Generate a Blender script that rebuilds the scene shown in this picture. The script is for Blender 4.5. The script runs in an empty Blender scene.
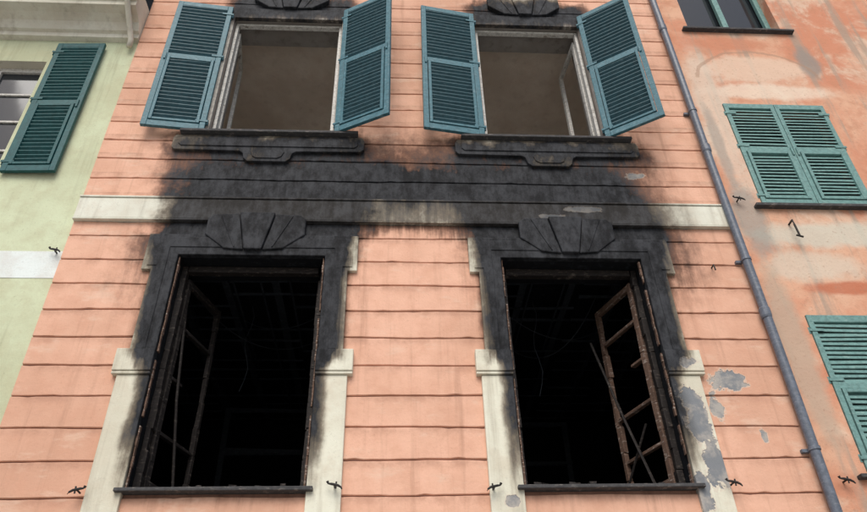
import bpy, bmesh, math, random
from mathutils import Vector, Matrix
random.seed(7)
sc=bpy.context.scene
sc.view_settings.view_transform='Standard'
try: sc.view_settings.look='None'
except Exception: pass
sc.view_settings.exposure=0
COL=sc.collection

# ------------------------------------------------------------------ node helpers
class T:
    def __init__(s,tree): s.t=tree; s.n=tree.nodes; s.l=tree.links
    def put(s,sock,v):
        if v is None: return
        if isinstance(v,bpy.types.NodeSocket): s.l.new(v,sock)
        elif isinstance(v,(tuple,list)) and len(v)==3 and sock.type=='RGBA': sock.default_value=(*v,1)
        else: sock.default_value=v
    def m(s,op,a,b=None,c=None,clamp=False):
        n=s.n.new('ShaderNodeMath'); n.operation=op; n.use_clamp=clamp
        s.put(n.inputs[0],a); s.put(n.inputs[1],b); s.put(n.inputs[2],c); return n.outputs[0]
    def mr(s,v,a,b,c=0.,d=1.,smooth=True):
        n=s.n.new('ShaderNodeMapRange'); n.interpolation_type='SMOOTHSTEP' if smooth else 'LINEAR'
        s.put(n.inputs[0],v)
        for i,x in enumerate((a,b,c,d)): s.put(n.inputs[i+1],x)
        return n.outputs[0]
    def mix(s,f,a,b,mode='MIX'):
        n=s.n.new('ShaderNodeMix'); n.data_type='RGBA'; n.blend_type=mode
        s.put(n.inputs[0],f); s.put(n.inputs[6],a); s.put(n.inputs[7],b); return n.outputs[2]
    def pos(s):
        return s.n.new('ShaderNodeNewGeometry').outputs['Position']
    def sep(s,v):
        n=s.n.new('ShaderNodeSeparateXYZ'); s.l.new(v,n.inputs[0]); return n.outputs
    def scl(s,v,x,y,z,off=(0,0,0)):
        n=s.n.new('ShaderNodeMapping'); s.l.new(v,n.inputs[0]); n.inputs['Scale'].default_value=(x,y,z); n.inputs['Location'].default_value=off; return n.outputs[0]
    def noise(s,v,scale,det=3,rough=.55,dist=0.):
        n=s.n.new('ShaderNodeTexNoise'); s.l.new(v,n.inputs['Vector']); n.inputs['Scale'].default_value=scale
        n.inputs['Detail'].default_value=det; n.inputs['Roughness'].default_value=rough; n.inputs['Distortion'].default_value=dist
        return n.outputs[0]
    def box(s,x,z,cx,cz,hx,hz,sx,sz,amp):
        ax=s.m('ABSOLUTE',s.m('SUBTRACT',x,cx)); az=s.m('ABSOLUTE',s.m('SUBTRACT',z,cz))
        bx=s.mr(ax,hx-sx,hx+sx,amp,0.); bz=s.mr(az,hz-sz,hz+sz,1.,0.)
        return s.m('MULTIPLY',bx,bz)
    def ell(s,x,z,cx,cz,rx,rz,nz,k=.5):
        dx=s.m('MULTIPLY',s.m('SUBTRACT',x,cx),1/rx); dz=s.m('MULTIPLY',s.m('SUBTRACT',z,cz),1/rz)
        r=s.m('SQRT',s.m('ADD',s.m('MULTIPLY',dx,dx),s.m('MULTIPLY',dz,dz)))
        return s.m('ADD',r,s.m('MULTIPLY',s.m('SUBTRACT',nz,.5),k*4))

WC=(-1.21,1.555)
# ---- soot deposit mask, shared by wall, trim, sills (real deposit, world position)
g=bpy.data.node_groups.new('SootMask','ShaderNodeTree')
g.interface.new_socket('Soot',in_out='OUTPUT',socket_type='NodeSocketFloat')
g.interface.new_socket('Grey',in_out='OUTPUT',socket_type='NodeSocketFloat')
t=T(g); go=g.nodes.new('NodeGroupOutput')
p=t.pos(); S=t.sep(p)
n1=t.noise(p,2.6,4,.65); n3=t.noise(t.scl(p,12,12,7),1.,4,.75); st=t.noise(t.scl(p,14,14,1.3),1.0,3,.7)
dn=t.m('SUBTRACT',n1,.5)
x=t.m('ADD',S[0],t.m('MULTIPLY',dn,.5)); z=t.m('ADD',S[2],t.m('ADD',t.m('MULTIPLY',dn,-.45),t.m('MULTIPLY',t.m('SUBTRACT',st,.5),.28)))
xo=t.m('ADD',S[0],t.m('MULTIPLY',dn,.10))
xf=t.m('SUBTRACT',t.m('ABSOLUTE',t.m('SUBTRACT',x,.1725)),1.3825)
xff=t.m('SUBTRACT',t.m('ABSOLUTE',t.m('SUBTRACT',xo,.1725)),1.3825)
acc=None
for xx,b in [(xff,(0,5.02,.80,.66,.09,.13,1.1)),(xff,(0,4.0,.70,.45,.06,.42,.95)),(xf,(0,5.75,.90,.38,.22,.28,.85)),
        (xf,(0,6.74,.93,.15,.12,.2,.60)),(xff,(0,9.0,.72,.26,.12,.14,1.0)),(xf,(.90,5.25,.26,.42,.26,.42,.24)),
        (x,(.15,6.20,2.0,.24,.40,.16,1.0)),(x,(.20,6.52,2.30,.32,.50,.30,.62)),(x,(.15,5.82,2.0,.14,.40,.14,.55)),(x,(2.50,5.75,.28,.45,.28,.35,.30)),(xf,(-.90,4.95,.08,.45,.12,.4,.14))]:
    o=t.box(xx,z,*b); acc=o if acc is None else t.m('ADD',acc,o)
acc=t.m('MINIMUM',acc,1.2)
nn=t.m('ADD',t.m('ADD',t.m('MULTIPLY',t.m('SUBTRACT',n3,.5),1.5),t.m('MULTIPLY',t.m('SUBTRACT',st,.5),.8)),t.m('MULTIPLY',dn,.8))
v=t.m('ADD',acc,t.m('MULTIPLY',t.m('MULTIPLY',acc,t.m('SUBTRACT',1.55,acc)),nn))
t.l.new(t.mr(v,.03,1.0,0,.98,False),go.inputs[0])
t.l.new(t.m('ADD',t.m('MULTIPLY',n3,.5),t.m('ADD',t.m('MULTIPLY',st,.2),t.m('MULTIPLY',n1,.3))),go.inputs[1])

def newmat(name):
    m=bpy.data.materials.new(name); m.use_nodes=True
    t=T(m.node_tree); bs=m.node_tree.nodes['Principled BSDF']; return m,t,bs
def bump(t,bs,h,st=.3,dist=.01):
    b=t.n.new('ShaderNodeBump'); b.inputs['Strength'].default_value=st; b.inputs['Distance'].default_value=dist
    t.l.new(h,b.inputs['Height']); t.l.new(b.outputs[0],bs.inputs['Normal'])
def apply_soot(t,col,amt=1.,bias=0.):
    gn=t.n.new('ShaderNodeGroup'); gn.node_tree=g
    f=gn.outputs[0]
    if amt!=1 or bias: f=t.m('ADD',t.m('MULTIPLY',f,amt),bias,clamp=True)
    sc_=t.mix(t.mr(gn.outputs[1],.40,.62),(.0050,.0058,.0075),(.040,.043,.049))
    c1=t.mix(t.mr(f,.02,.5,0,1,False),col,t.mix(1.,col,(.46,.40,.36),'MULTIPLY'))
    return t.mix(t.mr(f,.12,.88,0,1,False),c1,sc_),f

def plaster(name,base,var=.12,soot=True,peel=False,dirt=.5,bias=0.,amt=1.,courses=False,pk=.8):
    m,t,bs=newmat(name); p=t.pos(); S=t.sep(p)
    big=t.noise(p,.9,4,.6); mid=t.noise(p,5,4,.68); fine=t.noise(p,45,3,.7); stre=t.noise(t.scl(p,9,9,.55),1.,4,.65)
    b=list(base)
    lo=[c*(1-var*1.6) for c in b]; hi=[min(1,c*(1+var)) for c in b]; hi=[hi[0],hi[1]*1.04,hi[2]*1.08]
    col=t.mix(t.mr(big,.32,.66),tuple(lo),tuple(hi))
    col=t.mix(t.mr(mid,.38,.72,0,.55),col,(b[0]*.86,b[1]*.80,b[2]*.78))
    col=t.mix(t.mr(stre,.50,.76,0,dirt),col,(b[0]*.55,b[1]*.52,b[2]*.50))
    col=t.mix(t.mr(fine,.60,.74,0,.4),col,tuple(c*.58 for c in b))
    if courses:
        fr=t.m('FRACT',t.m('MULTIPLY',t.m('SUBTRACT',S[2],.01),1/.254))
        dn=t.m('MULTIPLY',t.mr(fr,.66,1.,0,1),t.mr(mid,.35,.65,.1,.65))
        col=t.mix(t.m('MULTIPLY',dn,.75),col,(b[0]*.50,b[1]*.48,b[2]*.48))
        pale=t.mr(t.noise(t.scl(p,1.1,1,2.6,(3,0,5)),1.6,4,.7),.54,.68,0,.45)
        col=t.mix(pale,col,(.72,.54,.42))
    h=t.m('ADD',t.m('MULTIPLY',mid,.6),t.m('MULTIPLY',fine,.3))
    f=None
    if soot: col,f=apply_soot(t,col,amt,bias)
    if peel:
        nz=t.noise(p,7,4,.7); rm=None
        for (cx,cz,rx,rz) in peel:
            r=t.ell(S[0],S[2],cx,cz,rx,rz,nz,pk); rm=r if rm is None else t.m('MINIMUM',rm,r)
        pm=t.mr(rm,1.0,.93)
        edge=(.60,.52,.43)
        if f is not None: edge=t.mix(t.m('MULTIPLY',f,.85),edge,(.04,.04,.04))
        col=t.mix(t.mr(rm,1.2,1.08,0,.6),col,edge)
        gcol=t.mix(t.mr(mid,.4,.6),(.20,.215,.23),(.38,.36,.33))
        if f is not None: gcol=t.mix(t.m('MULTIPLY',f,.75),gcol,(.03,.03,.03))
        col=t.mix(pm,col,gcol); h=t.m('SUBTRACT',h,t.m('MULTIPLY',pm,.9))
    if f is not None: t.l.new(t.mr(f,0,1,.92,.76,False),bs.inputs['Roughness'])
    else: bs.inputs['Roughness'].default_value=.9
    t.l.new(col,bs.inputs['Base Color']); bs.inputs['Specular IOR Level'].default_value=.22
    bump(t,bs,h,.6,.013)
    return m
PEEL=[(2.66,4.2,.13,.09),(2.50,3.98,.05,.11),(2.35,6.42,.09,.04),(2.80,3.75,.03,.05)]
M={}
M['pink']=plaster('pink_plaster',(.69,.400,.280),.09,peel=PEEL,dirt=.5,courses=True)
M['groove']=plaster('groove_dirt_shade',(.30,.165,.12),.1,dirt=.4)  # darker pink: grime plus the grooves' thin shadow lines put into the colour
TP=[(2.30,3.92,.09,.24),(2.36,3.5,.09,.18),(2.2,3.32,.06,.12),(2.33,4.33,.10,.05),(.85,3.25,.05,.04)]
M['trim']=plaster('cream_stucco',(.67,.645,.52),.08,peel=TP,dirt=.6)
M['band']=plaster('string_course_stucco',(.66,.645,.54),.08,peel=[(1.75,5.95,.14,.03),(1.45,5.86,.10,.02)],dirt=.6,amt=.86)
M['key']=plaster('keystone_stucco',(.60,.57,.47),.1,dirt=.4,amt=1.)
M['green']=plaster('green_plaster',(.54,.57,.385),.09,soot=False,dirt=.5)
M['greenband']=plaster('white_band_plaster',(.68,.71,.67),.07,soot=False,dirt=.4)
M['cream']=plaster('cream_cornice',(.68,.65,.54),.09,soot=False,dirt=.55)

def right_wall():
    m,t,bs=newmat('weathered_orange_plaster'); p=t.pos(); S=t.sep(p)
    a=t.noise(p,.75,5,.64,.4); b=t.noise(t.scl(p,1,1,1,(4,2,9)),1.3,5,.68,.6); c=t.noise(p,4,4,.7); st=t.noise(t.scl(p,6,6,.4),1.,4,.68); fi=t.noise(p,35,3,.7)
    col=t.mix(t.mr(a,.40,.62),(.56,.245,.15),(.65,.39,.265))
    col=t.mix(t.mr(b,.50,.64,0,.75),col,(.66,.51,.39))
    col=t.mix(t.mr(c,.48,.68,0,.6),col,(.48,.23,.14))
    col=t.mix(t.mr(st,.50,.66,0,.8),col,(.36,.28,.22))
    x,z=S[0],S[2]; nz=t.noise(p,3,4,.7)
    def patch(cx,cz,rx,rz,colr,amt,k=.35,w=.35):
        nonlocal col
        r=t.ell(x,z,cx,cz,rx,rz,nz,k); col=t.mix(t.mr(r,1+w,1-w,0,amt),col,colr)
    patch(4.05,8.15,.62,.22,(.68,.51,.39),.8,.25,.25)
    patch(4.1,7.75,.75,.12,(.74,.63,.51),.7)
    patch(3.42,7.4,.20,1.1,(.64,.53,.43),.7)
    patch(4.2,5.72,.9,.14,(.56,.54,.45),.8)
    patch(3.75,5.35,.45,.16,(.60,.53,.43),.7)
    patch(4.0,5.12,.35,.07,(.46,.15,.08),.85)
    patch(3.33,4.5,.12,.9,(.44,.35,.27),.75)
    patch(3.35,5.9,.14,.45,(.30,.29,.26),.75)
    patch(4.75,8.3,.12,.3,(.28,.24,.21),.85)
    patch(3.9,8.6,.5,.12,(.52,.22,.13),.75)
    patch(3.32,6.9,.06,.6,(.34,.30,.26),.7)
    r=t.ell(x,z,4.07,7.9,.72,.55,nz,.05); ln=t.m('MULTIPLY',t.mr(t.m('ABSOLUTE',t.m('SUBTRACT',r,1.)),.04,.02),t.mr(z,7.95,8.0)); col=t.mix(t.m('MULTIPLY',ln,.55),col,(.36,.23,.16))
    col=t.mix(t.mr(fi,.58,.72,0,.45),col,(.34,.20,.14))
    t.l.new(col,bs.inputs['Base Color']); bs.inputs['Roughness'].default_value=.92
    bs.inputs['Specular IOR Level'].default_value=.25
    bump(t,bs,t.m('ADD',t.m('MULTIPLY',c,.7),t.m('MULTIPLY',fi,.3)),.7,.016); return m
M['orange']=right_wall()

def paint(name,c,worn,amt=.5,soot=False,rough=.55,sb=0.,sa=.8,spec=.35):
    m,t,bs=newmat(name); p=t.pos()
    b=t.noise(t.scl(p,8,8,30),2.,4,.7); d=t.noise(p,24,4,.75)
    col=t.mix(t.mr(d,.35,.65),tuple(k*.8 for k in c),tuple(min(1,k*1.2) for k in c))
    col=t.mix(t.mr(b,.54,.68,0,amt),col,worn)
    col=t.mix(t.mr(d,.58,.68,0,amt*.7),col,tuple(k*.45 for k in c))
    if soot: col,_=apply_soot(t,col,sa,sb)
    t.l.new(col,bs.inputs['Base Color']); bs.inputs['Roughness'].default_value=rough
    bs.inputs['Specular IOR Level'].default_value=spec
    bump(t,bs,d,.3,.004); return m
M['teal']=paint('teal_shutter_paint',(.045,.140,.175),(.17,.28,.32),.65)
M['slate']=paint('shaded_slat_paint',(.026,.085,.108),(.10,.18,.21),.55)  # darker copy of the shutter teal, shade on the slats put into the colour
M['dkteal']=paint('dark_teal_paint',(.011,.080,.085),(.05,.15,.16),.4)
M['ltteal']=paint('faded_green_paint',(.14,.27,.255),(.29,.41,.38),.6)
M['white']=paint('white_window_paint',(.55,.545,.51),(.20,.17,.14),.85,rough=.6)
M['worn']=paint('worn_surround_plaster',(.36,.345,.31),(.16,.15,.14),.6,soot=True,sa=1.0,rough=.85)
M['iron']=paint('rusty_iron',(.02,.018,.017),(.09,.05,.035),.4)
M['pipe']=paint('grey_painted_pipe',(.115,.135,.17),(.25,.27,.30),.4,rough=.38)
M['slab']=paint('slate_sill',(.06,.06,.062),(.22,.20,.18),.6,rough=.8,spec=.2)
M['char']=paint('charred_wood',(.018,.015,.014),(.14,.118,.10),.6,rough=.7,spec=.22)
M['ash']=paint('scorched_window_wood',(.12,.075,.055),(.42,.37,.33),.8,rough=.8,spec=.2)
M['black']=paint('burnt_plaster',(.008,.009,.011),(.026,.030,.036),.6,rough=.85,spec=.15)
M['ceil']=plaster('old_ceiling_plaster',(.78,.68,.57),.10,soot=False,dirt=.3)
M['room']=plaster('room_plaster',(.72,.66,.57),.06,soot=False,dirt=.2)
M['sootlow']=plaster('sooty_reveal_plaster',(.24,.22,.195),.15,soot=False,dirt=.8)
M['roof']=paint('slate_roof',(.09,.09,.095),(.15,.15,.15),.4)
M['grid']=paint('burnt_lath',(.034,.040,.048),(.085,.095,.105),.5,rough=.85,spec=.12)
m,t,bs=newmat('window_glass'); bs.inputs['Base Color'].default_value=(.02,.025,.03,1); bs.inputs['Roughness'].default_value=.06; M['glass']=m
bump(t,bs,t.noise(t.pos(),2.5,2),.05,.02)
m,t,bs=newmat('paving'); p=t.pos(); br=t.n.new('ShaderNodeTexBrick'); t.l.new(p,br.inputs['Vector']); br.inputs['Scale'].default_value=1.6
br.inputs['Color1'].default_value=(.30,.29,.27,1); br.inputs['Color2'].default_value=(.37,.36,.33,1); br.inputs['Mortar'].default_value=(.12,.12,.11,1); br.inputs['Mortar Size'].default_value=.012
t.l.new(t.mix(t.mr(t.noise(p,1.5,4),.4,.7,0,.4),br.outputs[0],(.20,.19,.18)),bs.inputs['Base Color']); bs.inputs['Roughness'].default_value=.8; M['pave']=m

# ------------------------------------------------------------------ geometry helpers
def empty(name):
    o=bpy.data.objects.new(name,None); COL.objects.link(o); return o
def mkobj(name,verts,faces,mat,parent=None,bev=0,seg=2,smooth=False):
    me=bpy.data.meshes.new(name); me.from_pydata([tuple(v) for v in verts],[],faces); me.validate()
    bm=bmesh.new(); bm.from_mesh(me); bmesh.ops.recalc_face_normals(bm,faces=bm.faces); bm.to_mesh(me); bm.free()
    o=bpy.data.objects.new(name,me); COL.objects.link(o)
    for k in (mat if isinstance(mat,(list,tuple)) else [mat]): me.materials.append(M[k])
    if parent: o.parent=parent
    if smooth:
        for f in me.polygons: f.use_smooth=True
    if bev:
        b=o.modifiers.new('b','BEVEL'); b.width=bev; b.segments=seg; b.limit_method='ANGLE'; b.angle_limit=math.radians(35)
    return o
class MB:
    def __init__(s): s.v=[]; s.f=[]
    def box(s,x0,x1,y0,y1,z0,z1,mt=None,j=0):
        b=len(s.v)
        for X in (x0,x1):
            for Y in (y0,y1):
                for Z in (z0,z1):
                    q=Vector((X+random.uniform(-j,j),Y+random.uniform(-j,j),Z+random.uniform(-j,j)))
                    s.v.append(mt@q if mt else q)
        for f in ((0,1,3,2),(4,6,7,5),(0,4,5,1),(2,3,7,6),(0,2,6,4),(1,5,7,3)): s.f.append([b+i for i in f])
    def prism(s,pts,y0,y1):
        b=len(s.v); n=len(pts)
        for (X,Z) in pts: s.v.append(Vector((X,y0,Z)))
        for (X,Z) in pts: s.v.append(Vector((X,y1,Z)))
        s.f.append(list(range(b,b+n))); s.f.append(list(range(b+2*n-1,b+n-1,-1)))
        for i in range(n):
            j=(i+1)%n; s.f.append([b+i,b+j,b+n+j,b+n+i])
    def quad(s,a,b_,c,d):
        b=len(s.v); s.v+= [Vector(a),Vector(b_),Vector(c),Vector(d)]; s.f.append([b,b+1,b+2,b+3])
    def tube(s,pts,r,n=10,cap=True):
        pts=[Vector(q) for q in pts]; b=len(s.v); L=len(pts)
        up=Vector((.3,.2,.9)).normalized()
        for i,q in enumerate(pts):
            d=(pts[min(i+1,L-1)]-pts[max(i-1,0)]).normalized()
            a=d.cross(up)
            if a.length<.1: a=d.cross(Vector((1,0,0)))
            a.normalize(); c=d.cross(a); rr=r[i] if isinstance(r,list) else r
            for k in range(n):
                an=2*math.pi*k/n; s.v.append(q+a*math.cos(an)*rr+c*math.sin(an)*rr)
        for i in range(L-1):
            for k in range(n):
                k2=(k+1)%n; s.f.append([b+i*n+k,b+i*n+k2,b+(i+1)*n+k2,b+(i+1)*n+k])
        if cap:
            s.f.append([b+k for k in range(n)]); s.f.append([b+(L-1)*n+k for k in range(n)][::-1])
    def make(s,name,mat,parent=None,bev=0,smooth=False,seg=2): return mkobj(name,s.v,s.f,mat,parent,bev,seg,smooth)

def wall_with_holes(name,x0,x1,z0,z1,y,holes,mat,parent,thick=.35,revmat=None):
    xs=sorted({x0,x1,*[h[0] for h in holes],*[h[1] for h in holes]}); zs=sorted({z0,z1,*[h[2] for h in holes],*[h[3] for h in holes]})
    b=MB()
    for i in range(len(xs)-1):
        for j in range(len(zs)-1):
            cx=(xs[i]+xs[i+1])/2; cz=(zs[j]+zs[j+1])/2
            if any(h[0]<cx<h[1] and h[2]<cz<h[3] for h in holes): continue
            for yy in (y,y+thick):
                b.quad((xs[i],yy,zs[j]),(xs[i+1],yy,zs[j]),(xs[i+1],yy,zs[j+1]),(xs[i],yy,zs[j+1]))
    o=b.make(name,mat,parent)
    for h in holes:
        r=MB(); a,c,d,e=h[:4]
        r.quad((a,y,d),(a,y+thick,d),(a,y+thick,e),(a,y,e)); r.quad((c,y,d),(c,y+thick,d),(c,y+thick,e),(c,y,e))
        r.quad((a,y,e),(c,y,e),(c,y+thick,e),(a,y+thick,e)); r.quad((a,y,d),(c,y,d),(c,y+thick,d),(a,y+thick,d))
        r.make('window_reveal',h[4] if len(h)>4 else (revmat or mat),parent)
    return o

# ================================================================== PINK BURNED BUILDING
PB=empty('burned_pink_building')
XL,XR=-2.81,3.10; YF=5.0
HW=.62
low=[(c-HW,c+HW,3.36,5.38,'black') for c in WC]
upc=(-1.22,1.515)
upp=[(c-.605,c+.605,6.87,8.78,'sootlow') for c in upc]
door=[(-.55,.75,0.0,2.5,'sootlow')]
holes=low+upp+door
wall_with_holes('street_wall',XL,XR,0,12.5,YF+.014,holes,'groove',PB,thick=.34)
def courses():
    b=MB(); G=.0045; Bv=.006
    zl=[3.06-.254*k for k in range(11,0,-1)]+[3.06+.254*k for k in range(0,11)]
    zl=[q for q in zl if q<5.70]+[5.76]
    zl2=[6.03+.254*k for k in range(0,26)]
    rows=[(zl[i],zl[i+1]) for i in range(len(zl)-1)]+[(zl2[i],zl2[i+1]) for i in range(len(zl2)-1)]
    random.seed(3)
    for z0,z1 in rows:
        if z1>12.5: continue
        hs=[h for h in holes if h[2]<z1-.004 and h[3]>z0+.004]
        segs=[]; cur=XL
        for h in sorted(hs):
            segs.append((cur,h[0]-.015)); cur=h[1]+.015
        segs.append((cur,XR))
        for a,c in segs:
            if c-a<.02: continue
            n=max(2,int((c-a)/.06)); base=len(b.v); ry=random.uniform(-.002,.002)
            for i in range(n+1):
                X=a+(c-a)*i/n
                w=lambda zz:.0035*math.sin(X*2.3+zz*9)+.002*math.sin(X*7.1+zz*5)
                chip=random.uniform(.002,.008) if random.random()<.08 else 0
                j0=w(z0)+random.uniform(-.0014,.0014)+chip; j1=w(z1)+random.uniform(-.0014,.0014)-(random.uniform(.002,.007) if random.random()<.06 else 0); jy=random.uniform(-.001,.001)+ry
                pr=[(YF+.0145,z0+G+j0),(YF+.004,z0+G+.0015+j0),(YF+jy,z0+G+Bv+j0),(YF+jy*.5,(z0+z1)/2),(YF+jy,z1-G-Bv+j1),(YF+.004,z1-G-.0015+j1),(YF+.0145,z1-G+j1)]
                for (yy,zz) in pr: b.v.append(Vector((X,yy,zz)))
            for i in range(n):
                for k in range(6):
                    q=base+i*7+k; b.f.append([q,q+7,q+8,q+1])
            b.f.append([base+k for k in range(7)]); b.f.append([base+n*7+k for k in range(7)][::-1])
    b.make('plaster_courses','pink',PB)
courses()
b=MB()
for X in (XL,XR): b.quad((X,YF+.014,0),(X,12,0),(X,12,12.5),(X,YF+.014,12.5))
b.make('side_walls','pink',PB)
rear_light_holes=[(-2.2,-.6,6.3,8.7,'room'),(.9,2.5,6.3,8.7,'room')]  # unseen rear openings, added to bring daylight into the upper room
wall_with_holes('rear_wall',XL,XR,0,12.5,11.6,rear_light_holes,'pink',PB,.4)
b=MB(); b.box(XL-.1,XR+.1,4.6,12.1,12.5,12.7); b.make('roof_slab','roof',PB,bev=.02)
b=MB(); b.prism([(XL-.004,5.775),(XR+.004,5.775),(XR+.004,6.01),(XL-.004,6.01)],YF-.035,YF+.02)
b.make('string_course','band',PB,bev=.008)
b=MB(); b.box(XL-.006,XR+.006,YF-.045,YF+.02,6.012,6.032); b.box(XL-.006,XR+.006,YF-.041,YF+.02,5.758,5.773); b.make('string_course_fillets','band',PB,bev=.006)

def keystone(c,zb,zt,hb,ht,yf,name='keystone'):
    R=empty(name); R.parent=PB
    b=MB(); b.prism([(c-.075,zb),(c+.075,zb),(c+.155,zt),(c-.155,zt)],yf-.022,YF+.01); b.make('centre_voussoir','key',R,bev=.009)
    for s in (-1,1):
        a=zb+.02; zm=zb+(zt-zb)*.42
        pts=[(c+s*.081,zb+.004),(c+s*hb,a),(c+s*ht,zm),(c+s*ht,zt-.06),(c+s*(ht-.05),zt-.012),(c+s*.161,zt-.004)]
        b=MB(); b.prism(pts,yf-.004,YF+.01); b.make('side_voussoir','key',R,bev=.009)
        q=[(c+s*(hb*.62),zb+.03),(c+s*(hb*.62+.012),zb+.03),(c+s*(ht*.70+.016),zt-.03),(c+s*(ht*.70),zt-.03)]
        b=MB(); b.prism(q,yf-.011,yf+.01); b.make('fan_rib','key',R,bev=.003)

def hook(c,z,par,s=1,y=YF):
    b=MB()
    b.tube([(c,y+.01,z),(c,y-.05,z)],.007,8)
    b.tube([(c-.042*s,y-.05,z+.012),(c-.02*s,y-.054,z+.008),(c+.025*s,y-.054,z-.002),(c+.046*s,y-.056,z-.016),(c+.052*s,y-.06,z-.03)],[.006,.009,.009,.007,.004],8)
    b.tube([(c-.042*s,y-.05,z+.012),(c-.05*s,y-.052,z+.028)],[.007,.010],8)
    b.tube([(c+.012*s,y-.052,z+.024),(c+.010*s,y-.052,z-.024)],.006,8)
    return b.make('shutter_hook','iron',par)

def casement(hx,y,z0,z1,w,side,ang,mat,par,rows=3,broken=0,name='charred_casement',top=True):
    mt=Matrix.Translation((hx,y,0))@Matrix.Rotation(ang*side,4,'Z')
    b=MB(); s=.05; th=.04
    def bx(a,c,d,e,j=.003):
        xa,xc=sorted((a*side,c*side)); b.box(xa,xc,-th/2,th/2,d,e,mt,j)
    n=8
    for i in range(n):
        za=z0+(z1-z0)*i/n; zb=z0+(z1-z0)*(i+1)/n
        bx(0,s,za,zb,.004)
        if top or i<n-2: bx(w-s*random.uniform(.6,1),w,za,zb,.005)
    bx(s,w-s,z0,z0+.09)
    if top: bx(s,w-s,z1-.06,z1)
    for r in range(1,rows):
        if r==broken: bx(s,s+(w-s)*.3,z0+(z1-z0)*r/rows-.014,z0+(z1-z0)*r/rows+.012); continue
        zz=z0+(z1-z0)*r/rows; bx(s,w-s,zz-.014,zz+.014)
    return b.make(name,mat,par,bev=.004)

random.seed(11)
for ci,c in enumerate(WC):
    P=lambda l:[(c+a,zz) for a,zz in l]
    b=MB()
    b.prism(P([(-.90,5.60),(.90,5.60),(.90,5.22),(.82,5.22),(.82,4.452),(.622,4.452),(.622,5.378),(-.622,5.378),(-.622,4.452),(-.82,4.452),(-.82,5.22),(-.90,5.22)]),YF-.035,YF+.02)
    b.make('window_surround','trim',PB,bev=.007)
    b=MB()
    b.prism(P([(-.86,5.562),(.86,5.562),(.86,5.258),(.78,5.258),(.78,4.456),(.70,4.456),(.70,5.455),(-.70,5.455),(-.70,4.456),(-.78,4.456),(-.78,5.258),(-.86,5.258)]),YF-.042,YF-.03)
    b.make('surround_fascia','trim',PB,bev=.005)
    for s in (-1,1):
        b=MB(); a0,a1=sorted((c+s*.616,c+s*.905)); b.box(a0,a1,YF-.058,YF+.02,4.26,4.45); b.box(a0,a1,YF-.050,YF+.02,4.235,4.258); b.make('impost_block','trim',PB,bev=.007)
        a0,a1=sorted((c+s*.622,c+s*.865)); b=MB(); b.box(a0,a1,YF-.033,YF+.02,2.6,4.233); b.make('window_jamb','trim',PB,bev=.007)
    keystone(c,5.42,5.83,.25,.43,YF-.05)
    b=MB(); b.box(c-.67,c+.67,YF-.07,YF+.36,3.336,3.362,j=.002); b.make('window_sill','slab',PB,bev=.006)
    b=MB()
    for k in range(60):
        X=c+random.uniform(-.58,.58); Y=YF+random.uniform(-.05,.2); s_=random.uniform(.006,.022)
        b.box(X-s_,X+s_*random.uniform(.5,2),Y-s_,Y+s_,3.362,3.362+s_*random.uniform(.6,1.6),j=.005)
    b.make('sill_debris','char',PB)
    b=MB(); yF=YF+.13; n=12
    for s in (-1,1):
        for i in range(n):
            za=3.37+(5.375-3.37)*i/n; zb=3.37+(5.375-3.37)*(i+1)/n
            a0,a1=sorted((c+s*(HW-.055+random.uniform(-.004,.010)),c+s*(HW-.003))); b.box(a0,a1,yF,yF+.06,za,zb,j=.004)
    b.box(c-HW+.06,c+HW-.06,yF,yF+.06,5.31,5.372,j=.004)
    b.make('scorched_window_frame','char',PB,bev=.004)
    b=MB()
    for s in (-1,1):
        for i in range(26):
            if random.random()<.12: continue
            za=3.37+2.0*i/26; zb=za+2.0/26; a0,a1=sorted((c+s*(HW-.014-random.uniform(0,.006)),c+s*(HW-.003-random.uniform(0,.003))))
            b.box(a0,a1,YF-.01,YF+.02,za,zb,j=.003)
    b.make('scorched_frame_edge','ash',PB,bev=.002)
    hook(c-.90 if ci==0 else c-.84,3.34,PB,-1,YF-.03); hook(c+.82 if ci==0 else c+.87,3.36,PB,1,YF-.03)
casement(WC[0]-HW+.05,YF+.2,3.42,5.28,.55,1,math.radians(72),'char',PB,4,2)
casement(WC[0]+HW-.05,YF+.2,3.42,5.28,.55,-1,math.radians(98),'char',PB,4,1)
casement(WC[1]-HW+.05,YF+.2,3.42,5.28,.55,1,math.radians(100),'char',PB,4,1)
casement(WC[1]+HW-.05,YF+.2,3.42,5.28,.55,-1,math.radians(70),'ash',PB,5,3,top=True)
b=MB()
b.tube([(2.02,5.3,3.4),(1.93,5.5,4.1),(1.80,5.62,4.9)],.012,6); b.tube([(1.85,5.7,3.45),(2.05,5.35,4.0)],.010,6)
b.tube([(-1.62,5.45,3.4),(-1.70,5.3,4.2),(-1.76,5.25,5.0)],.012,6)
b.make('charred_laths','char',PB)

def room(x0,x1,y0,y1,z0,z1,mw,mc,name,back=True):
    b=MB()
    if back: b.quad((x0,y1,z0),(x1,y1,z0),(x1,y1,z1),(x0,y1,z1))
    b.quad((x0,y0,z0),(x0,y1,z0),(x0,y1,z1),(x0,y0,z1)); b.quad((x1,y0,z0),(x1,y1,z0),(x1,y1,z1),(x1,y0,z1)); b.quad((x0,y0,z0),(x1,y0,z0),(x1,y1,z0),(x0,y1,z0))
    b.make(name+'_walls',mw,PB)
    b=MB(); b.quad((x0,y0,z1),(x1,y0,z1),(x1,y1,z1),(x0,y1,z1)); b.make(name+'_ceiling',mc,PB)
room(XL+.06,XR-.06,YF+.356,9.2,2.75,5.75,'black','black','burnt_room')
room(XL+.06,XR-.06,YF+.356,11.59,6.0,9.08,'room','ceil','upper_room',False)
b=MB()
for i in range(12):
    X=-2.6+i*.48; b.box(X,X+.07,5.37,9.1,5.62,5.73,j=.006)
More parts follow.
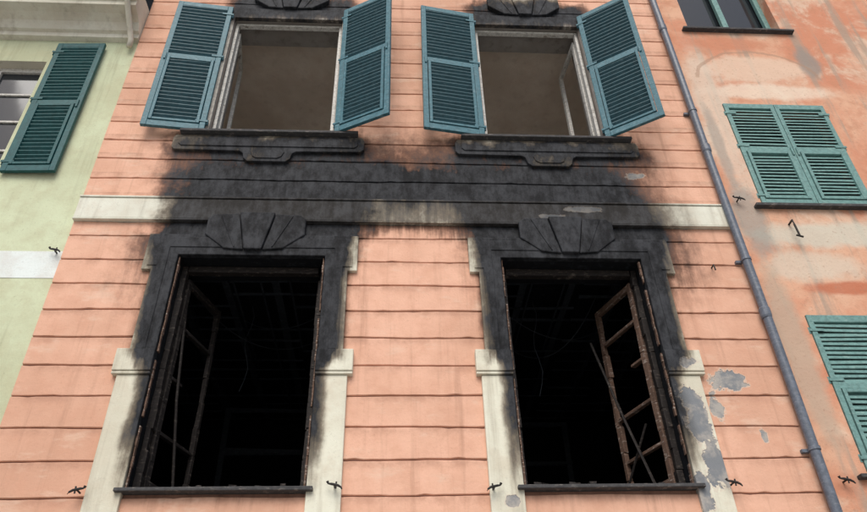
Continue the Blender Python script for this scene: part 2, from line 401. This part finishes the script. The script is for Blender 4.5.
for i in range(16):
    Y=5.45+i*.22
    for k in range(10):
        if random.random()<.28: continue
        X=-2.7+k*.57; b.box(X,X+.56,Y,Y+.02,5.60,5.615,j=.008)
for i in range(20):
    X=-2.7+i*.29+random.uniform(-.03,.03)
    if random.random()<.2: continue
    b.box(X,X+.014,5.4,8.8-random.uniform(0,2),5.585,5.597,j=.006)
b.box(.12,.2,5.37,9.1,2.8,5.6)
b.make('burnt_ceiling_battens','grid',PB)
b=MB()
for (x0,y0,x1,y1,sag) in [(-1.9,5.8,-.7,6.6,.35),(-1.5,6.3,-.5,5.9,.2),(.9,5.8,2.2,6.4,.3),(1.1,6.6,2.0,5.8,.45)]:
    b.tube([(x0+(x1-x0)*k/14,y0+(y1-y0)*k/14,5.55-sag*4*(k/14)*(1-k/14)) for k in range(15)],.004,5)
for (X,Y,L) in [(-1.4,6.1,.9),(1.4,6.0,1.0)]:
    b.tube([(X+.03*math.sin(k*1.3),Y+.01*k,5.6-L*k/8) for k in range(9)],.004,5)
b.make('hanging_wires','grid',PB)
b=MB()
for (X,Y) in ((-1.9,7.8),(-.9,7.8),(1.1,8.2),(2.1,8.2)):
    b.box(X,X+.05,Y,Y+.05,2.8,5.3,j=.02)
for (X0,X1,Y) in ((-1.9,-.85,7.8),(1.1,2.15,8.2)):
    for zz in (4.3,4.75,5.25): b.box(X0,X1,Y,Y+.04,zz,zz+.05,j=.02)
b.make('burnt_shelving','grid',PB)

def leaf(hx,y,z0,z1,w,side,ang,par,mf='teal',ms='slate',flip=1,split=.53,name='louvred_shutter',pitch=.058,sdy=.019,sth=.0045,st=.055):
    R=empty(name); R.parent=par
    mt=Matrix.Translation((hx,y,0))@Matrix.Rotation(-ang*side,4,'Z')
    th=.038
    b=MB()
    def bx(bb,a,c,ya,yb,d,e,j=0):
        xa,xc=sorted((a*side,c*side)); bb.box(xa,xc,ya,yb,d,e,mt,j)
    bx(b,0,st,-th/2,th/2,z0,z1,.0012); bx(b,w-st,w,-th/2,th/2,z0,z1,.0012)
    zm=z0+(z1-z0)*split
    bx(b,st,w-st,-th/2+.001,th/2-.001,z0,z0+.075); bx(b,st,w-st,-th/2+.001,th/2-.001,z1-.07,z1); bx(b,st,w-st,-th/2+.001,th/2-.001,zm-.03,zm+.03)
    b.make('shutter_frame',mf,R,bev=.004)
    b=MB(); fo=.030
    bx(b,st+.006,st+.006+fo,-th/2-.010,th/2-.006,z0+.08,zm-.034); bx(b,w-st-.006-fo,w-st-.006,-th/2-.010,th/2-.006,z0+.08,zm-.034)
    bx(b,st+.008+fo,w-st-.008-fo,-th/2-.009,th/2-.007,z0+.08,z0+.108); bx(b,st+.008+fo,w-st-.008-fo,-th/2-.009,th/2-.007,zm-.062,zm-.034)
    b.make('flap_frame',mf,R,bev=.003)
    b=MB()
    def slats(za,zb,xa,xb):
        n=max(1,int(round((zb-za)/pitch))); p_=(zb-za)/n
        for i in range(n):
            zc=za+p_*(i+.5); dy=sdy; dz=.020*flip
            tw=random.uniform(-.004,.004); tl=random.uniform(-.004,.004)
            if random.random()<.05: tw*=2.5
            q=[]
            for X in (xa,xb):
                X*=side
                tt=tw if X==xa*side else -tw
                for (Y,Zz) in ((-dy,zc+dz+tt+tl),(dy,zc-dz+tt)):
                    q.append(mt@Vector((X,Y,Zz-sth))); q.append(mt@Vector((X,Y,Zz+sth)))
            o=len(b.v); b.v+=q
            for f in ((0,1,3,2),(4,6,7,5),(0,4,5,1),(2,3,7,6),(0,2,6,4),(1,5,7,3)): b.f.append([o+k for k in f])
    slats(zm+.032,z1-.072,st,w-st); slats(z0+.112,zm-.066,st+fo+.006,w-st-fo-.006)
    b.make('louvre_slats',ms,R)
    b=MB()
    for zz in (z0+.12,zm+.05,z1-.15):
        bx(b,-.02,.10,-th/2-.006,-th/2-.001,zz-.012,zz+.012)
        b.tube([mt@Vector((-.012*side,0,zz-.03)),mt@Vector((-.012*side,0,zz+.03))],.011,8)
    bx(b,w-st+.01,w-st+.03,-th/2-.012,-th/2-.001,zm-.08,zm+.02)
    b.make('shutter_hinges',mf,R)
    return R
for ci,c in enumerate(upc):
    P=lambda l:[(c+a,zz) for a,zz in l]
    b=MB(); h=.607
    b.prism(P([(-.70,8.96),(.70,8.96),(.70,6.89),(h,6.89),(h,8.778),(-h,8.778),(-h,6.89),(-.70,6.89)]),YF-.03,YF+.02); b.make('window_surround','worn',PB,bev=.006)
    keystone(c,8.95,9.36,.25,.43,YF-.05)
    b=MB(); b.box(c-.86,c+.86,YF-.09,YF+.36,6.85,6.882,j=.002); b.make('window_sill','slab',PB,bev=.006)
    out=[(-.90,6.845),(.90,6.845),(.92,6.80),(.92,6.68),(.89,6.645),(.27,6.635),(.235,6.61),(.22,6.54),(.18,6.50),(-.18,6.50),(-.22,6.54),(-.235,6.61),(-.27,6.635),(-.89,6.645),(-.92,6.68),(-.92,6.80)]
    b=MB(); b.prism(P(out),YF-.035,YF+.02); b.make('sill_apron','key',PB,bev=.006)
    b=MB(); b.prism(P([(-.84,6.81),(.84,6.81),(.86,6.78),(.86,6.72),(.83,6.69),(-.83,6.69),(-.86,6.72),(-.86,6.78)]),YF-.045,YF-.03)
    b.prism(P([(-.14,6.65),(.14,6.65),(.16,6.62),(.14,6.56),(.10,6.535),(-.10,6.535),(-.14,6.56),(-.16,6.62)]),YF-.045,YF-.03)
    b.make('apron_panel','key',PB,bev=.006)
    b=MB(); yF=YF+.05
    for s in (-1,1):
        a0,a1=sorted((c+s*.570,c+s*.602)); b.box(a0,a1,yF,yF+.06,6.885,8.775)
    b.box(c-.569,c+.569,yF+.001,yF+.059,8.745,8.775)
    b.make('window_frame','white',PB,bev=.004)
    for s,an in ((-1,97),(1,84 if ci==1 else 97)):
        b=MB(); a0=c+s*.575; mt=Matrix.Translation((a0,yF+.08,0))@Matrix.Rotation(math.radians(-an if s>0 else an),4,'Z')
        def bx(a,q,d,e):
            xa,xq=sorted((-a*s,-q*s)); b.box(xa,xq,-.02,.02,d,e,mt)
        bx(0,.05,6.9,8.7);bx(.5,.55,6.9,8.7);bx(.051,.499,6.9,6.98);bx(.051,.499,8.64,8.7)
        b.make('open_casement','white',PB,bev=.003)
random.seed(5)
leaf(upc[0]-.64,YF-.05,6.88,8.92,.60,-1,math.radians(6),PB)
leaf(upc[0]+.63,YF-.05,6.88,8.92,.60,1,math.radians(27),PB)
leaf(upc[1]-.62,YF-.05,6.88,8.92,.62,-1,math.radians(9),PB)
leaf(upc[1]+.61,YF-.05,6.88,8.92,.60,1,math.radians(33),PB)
b=MB()
for s in (0,1):
    X=-.53+s*.63; b.box(X,X+.62,5.2,5.25,.02,2.45)
    for zz in (.2,1.0,1.75): b.box(X+.1,X+.52,5.185,5.199,zz,zz+.6)
b.make('street_door','dkteal',PB,bev=.006)
b=MB(); b.box(XL,-.72,YF-.03,YF+.02,0,.7); b.box(.92,XR,YF-.03,YF+.02,0,.7); b.make('stone_plinth','slab',PB,bev=.01)

# ================================================================== DRAINPIPE
DP=empty('drainpipe'); b=MB(); px=3.115
b.tube([(px+.004*math.sin(z_*1.7),YF-.06,z_) for z_ in [k*.5 for k in range(25)]],.038,20); b.make('pipe',"pipe",DP,smooth=True)
b=MB()
for zz in (4.75,6.7,8.7,2.7): b.tube([(px,YF-.06,zz),(px,YF-.06,zz+.02),(px,YF-.06,zz+.09),(px,YF-.06,zz+.10)],[.041,.046,.046,.041],20)
b.make('pipe_collars','pipe',DP)
b=MB()
for zz in (3.6,5.35,7.3): b.tube([(px,YF-.06,zz),(px,YF-.06,zz+.025)],.045,16); b.box(px-.08,px-.02,YF-.03,YF-.0,zz,zz+.025)
b.make('pipe_brackets','pipe',DP)

# ================================================================== GREEN BUILDING
GB=empty('green_building'); YG=5.03
gw=(-4.75,-3.70,6.35,7.98,'cream')
gw2=(-4.75,-3.70,2.9,4.6,'cream'); gw3=(-7.2,-6.1,6.35,7.98,'cream')
wall_with_holes('street_wall',-9,XL-.004,0,8.6,YG,[gw,gw2,gw3],'green',GB,.3)
b=MB(); b.box(-9,XL-.006,YG-.004,YG+.01,5.16,5.44); b.make('painted_band','greenband',GB)
prof=[(5.05,8.33),(4.97,8.35),(4.97,8.41),(4.93,8.42),(4.88,8.50),(4.80,8.54),(4.70,8.56),(4.70,8.63),(4.66,8.64),(4.62,8.72),(4.55,8.78),(4.55,8.86),(5.05,8.90)]
v=[];n=len(prof)
for X in (-9,XL-.006):
    for (Y,Zz) in prof: v.append((X,Y,Zz))
f=[[i,(i+1)%n,n+(i+1)%n,n+i] for i in range(n)]+[list(range(n)),list(range(2*n-1,n-1,-1))]
mkobj('eaves_cornice',v,f,'cream',GB,bev=.004)
b=MB()
gy=[(4.50+.07*math.cos(a),8.93-.07*math.sin(a)) for a in [math.pi*k/8 for k in range(9)]]
for k in range(8): b.quad((-9,gy[k][0],gy[k][1]),(XL-.01,gy[k][0],gy[k][1]),(XL-.01,gy[k+1][0],gy[k+1][1]),(-9,gy[k+1][0],gy[k+1][1]))
b.make('gutter','pipe',GB)
b=MB(); b.tube([(XL-.10,4.50,8.9),(XL-.10,4.52,8.8),(XL-.09,4.62,8.62),(XL-.08,4.85,8.42),(XL-.07,4.965,8.3),(XL-.07,4.975,8.2)],.030,14); b.make('gutter_outlet','cream',GB,smooth=True)
b=MB(); b.quad((-9,4.6,8.92),(XL-.01,4.6,8.92),(XL-.01,9,11.5),(-9,9,11.5)); b.quad((-9,12,0),(XL-.01,12,0),(XL-.01,12,9.5),(-9,12,9.5)); b.make('tiled_roof','roof',GB)
for (a,c_,d,e,_) in (gw,gw2,gw3):
    b=MB(); y0=YG+.10
    b.box(a,a+.06,y0,y0+.05,d,e); b.box(c_-.06,c_,y0,y0+.05,d,e); b.box(a+.061,c_-.061,y0+.001,y0+.049,e-.06,e); b.box(a+.061,c_-.061,y0+.001,y0+.049,d,d+.07)
    mx=(a+c_)/2; b.box(mx-.04,mx+.04,y0-.004,y0+.046,d+.071,e-.061)
    for k in (1,2,3):
        zz=d+(e-d)*k/4; b.box(a+.061,mx-.041,y0+.01,y0+.04,zz-.012,zz+.012); b.box(mx+.041,c_-.061,y0+.01,y0+.04,zz-.012,zz+.012)
    b.make('window_frame','white',GB,bev=.003)
    b=MB(); b.quad((a,y0+.03,d),(c_,y0+.03,d),(c_,y0+.03,e),(a,y0+.03,e)); b.make('window_pane','glass',GB)
    b=MB(); b.box(a-.05,c_+.05,YG-.05,YG+.09,d-.04,d-.002); b.make('window_sill','slab',GB,bev=.005)
    for hx,sd_ in ((c_+.07,1),(a-.07,-1)):
        leaf(hx,YG-.035,d-.02 if d>6 else d,e+.25 if d>6 else e,.50,sd_,math.radians(2),GB,'dkteal','dkteal',split=.50,pitch=.05)
hook(-2.87,5.42,GB,1,YG)

# ================================================================== RIGHT BUILDING
OB=empty('weathered_orange_building'); YO=5.02
ws=[(3.48,4.62,8.86,10.4,'orange'),(3.52,4.64,6.08,7.53,'orange'),(3.50,4.64,3.45,4.83,'orange'),(6.2,7.3,8.86,10.4,'orange'),(6.2,7.3,6.08,7.53,'orange'),(6.2,7.3,3.45,4.83,'orange')]
wall_with_holes('street_wall',3.104,9,0,12,YO,ws,'orange',OB,.3)
b=MB(); b.quad((3.104,12,0),(9,12,0),(9,12,12),(3.104,12,12)); b.quad((9,YO,0),(9,12,0),(9,12,12),(9,YO,12)); b.make('side_walls','orange',OB)
b=MB(); b.box(3.21,9.1,4.6,12.1,12,12.2); b.make('roof_slab','roof',OB,bev=.02)
for (a,c_,d,e,_) in ws:
    b=MB(); b.box(a-.09,c_+.12,YO-.06,YO+.1,d-.045,d-.012,j=.002); b.make('window_sill','slab',OB,bev=.006)
    b=MB(); b.quad((a,YO+.2,d),(c_,YO+.2,d),(c_,YO+.2,e),(a,YO+.2,e)); b.make('window_pane','glass',OB)
    mx=(a+c_)/2
    if d<8:
        leaf(a+.005,YO+.005,d,e,mx-a-.008,1,0,OB,'ltteal','ltteal',flip=-1,split=.52,pitch=.044,sdy=.013,sth=.007,st=.045)
        leaf(c_-.005,YO+.005,d,e,c_-mx-.008,-1,0,OB,'ltteal','ltteal',flip=-1,split=.52,pitch=.044,sdy=.013,sth=.007,st=.045)
    else:
        b=MB(); y0=YO+.12
        b.box(a,a+.06,y0,y0+.05,d,e); b.box(c_-.06,c_,y0,y0+.05,d,e); b.box(a+.061,c_-.061,y0+.001,y0+.049,d,d+.07); b.box(mx-.035,mx+.035,y0-.003,y0+.047,d+.071,e); b.box(a+.061,c_-.061,y0+.001,y0+.049,e-.06,e-.001)
        b.make('window_frame','ltteal',OB,bev=.003)
hook(3.28,6.12,OB,1,YO); hook(3.29,3.39,OB,1,YO)
b=MB(); b.tube([(3.70,YO,5.84),(3.70,YO-.07,5.84),(3.70,YO-.075,5.78),(3.71,YO-.07,5.66)],.010,8); b.tube([(3.68,YO-.07,5.66),(3.74,YO-.07,5.64)],.009,8); b.make('iron_bracket','iron',OB)
b=MB(); b.tube([(2.81,YF,5.31),(2.81,YF-.05,5.31),(2.81,YF-.055,5.25)],.007,8); b.make('iron_peg','iron',PB)

mkobj('pavement',[(-200,-200,0),(200,-200,0),(200,200,0),(-200,200,0)],[[0,1,2,3]],'pave')

# ================================================================== LIGHT
w=bpy.data.worlds.new('World'); sc.world=w; w.use_nodes=True
nt=w.node_tree; sk=nt.nodes.new('ShaderNodeTexSky'); sk.sky_type='NISHITA'; sk.sun_disc=False
EL=math.radians(50); ROT=math.radians(190)
sk.sun_elevation=EL; sk.sun_rotation=ROT; sk.dust_density=4.0
nt.links.new(sk.outputs[0],nt.nodes['Background'].inputs[0]); nt.nodes['Background'].inputs[1].default_value=.14
sd=bpy.data.lights.new('sun','SUN'); sd.energy=2.0; sd.angle=math.radians(40); sd.color=(1,.97,.92)
so_=bpy.data.objects.new('sun',sd); COL.objects.link(so_)
dirv=Vector((math.sin(ROT)*math.cos(EL),math.cos(ROT)*math.cos(EL),math.sin(EL)))
so_.rotation_euler=dirv.to_track_quat('Z','Y').to_euler()

# ================================================================== CAMERA
f_=720.
h=Vector((12993,-135,-720)).normalized(); v=Vector((-30,946,-720)); v=(v-h*v.dot(h)).normalized(); y=v.cross(h)
cd=bpy.data.cameras.new('camera'); cam=bpy.data.objects.new('camera',cd); COL.objects.link(cam)
cam.matrix_world=Matrix.Translation((0,0,1.6))@Matrix((h,y,v)).to_4x4()
cd.sensor_width=36; cd.lens=36*f_/867; cd.clip_end=1000; cd.clip_start=.05
sc.camera=cam
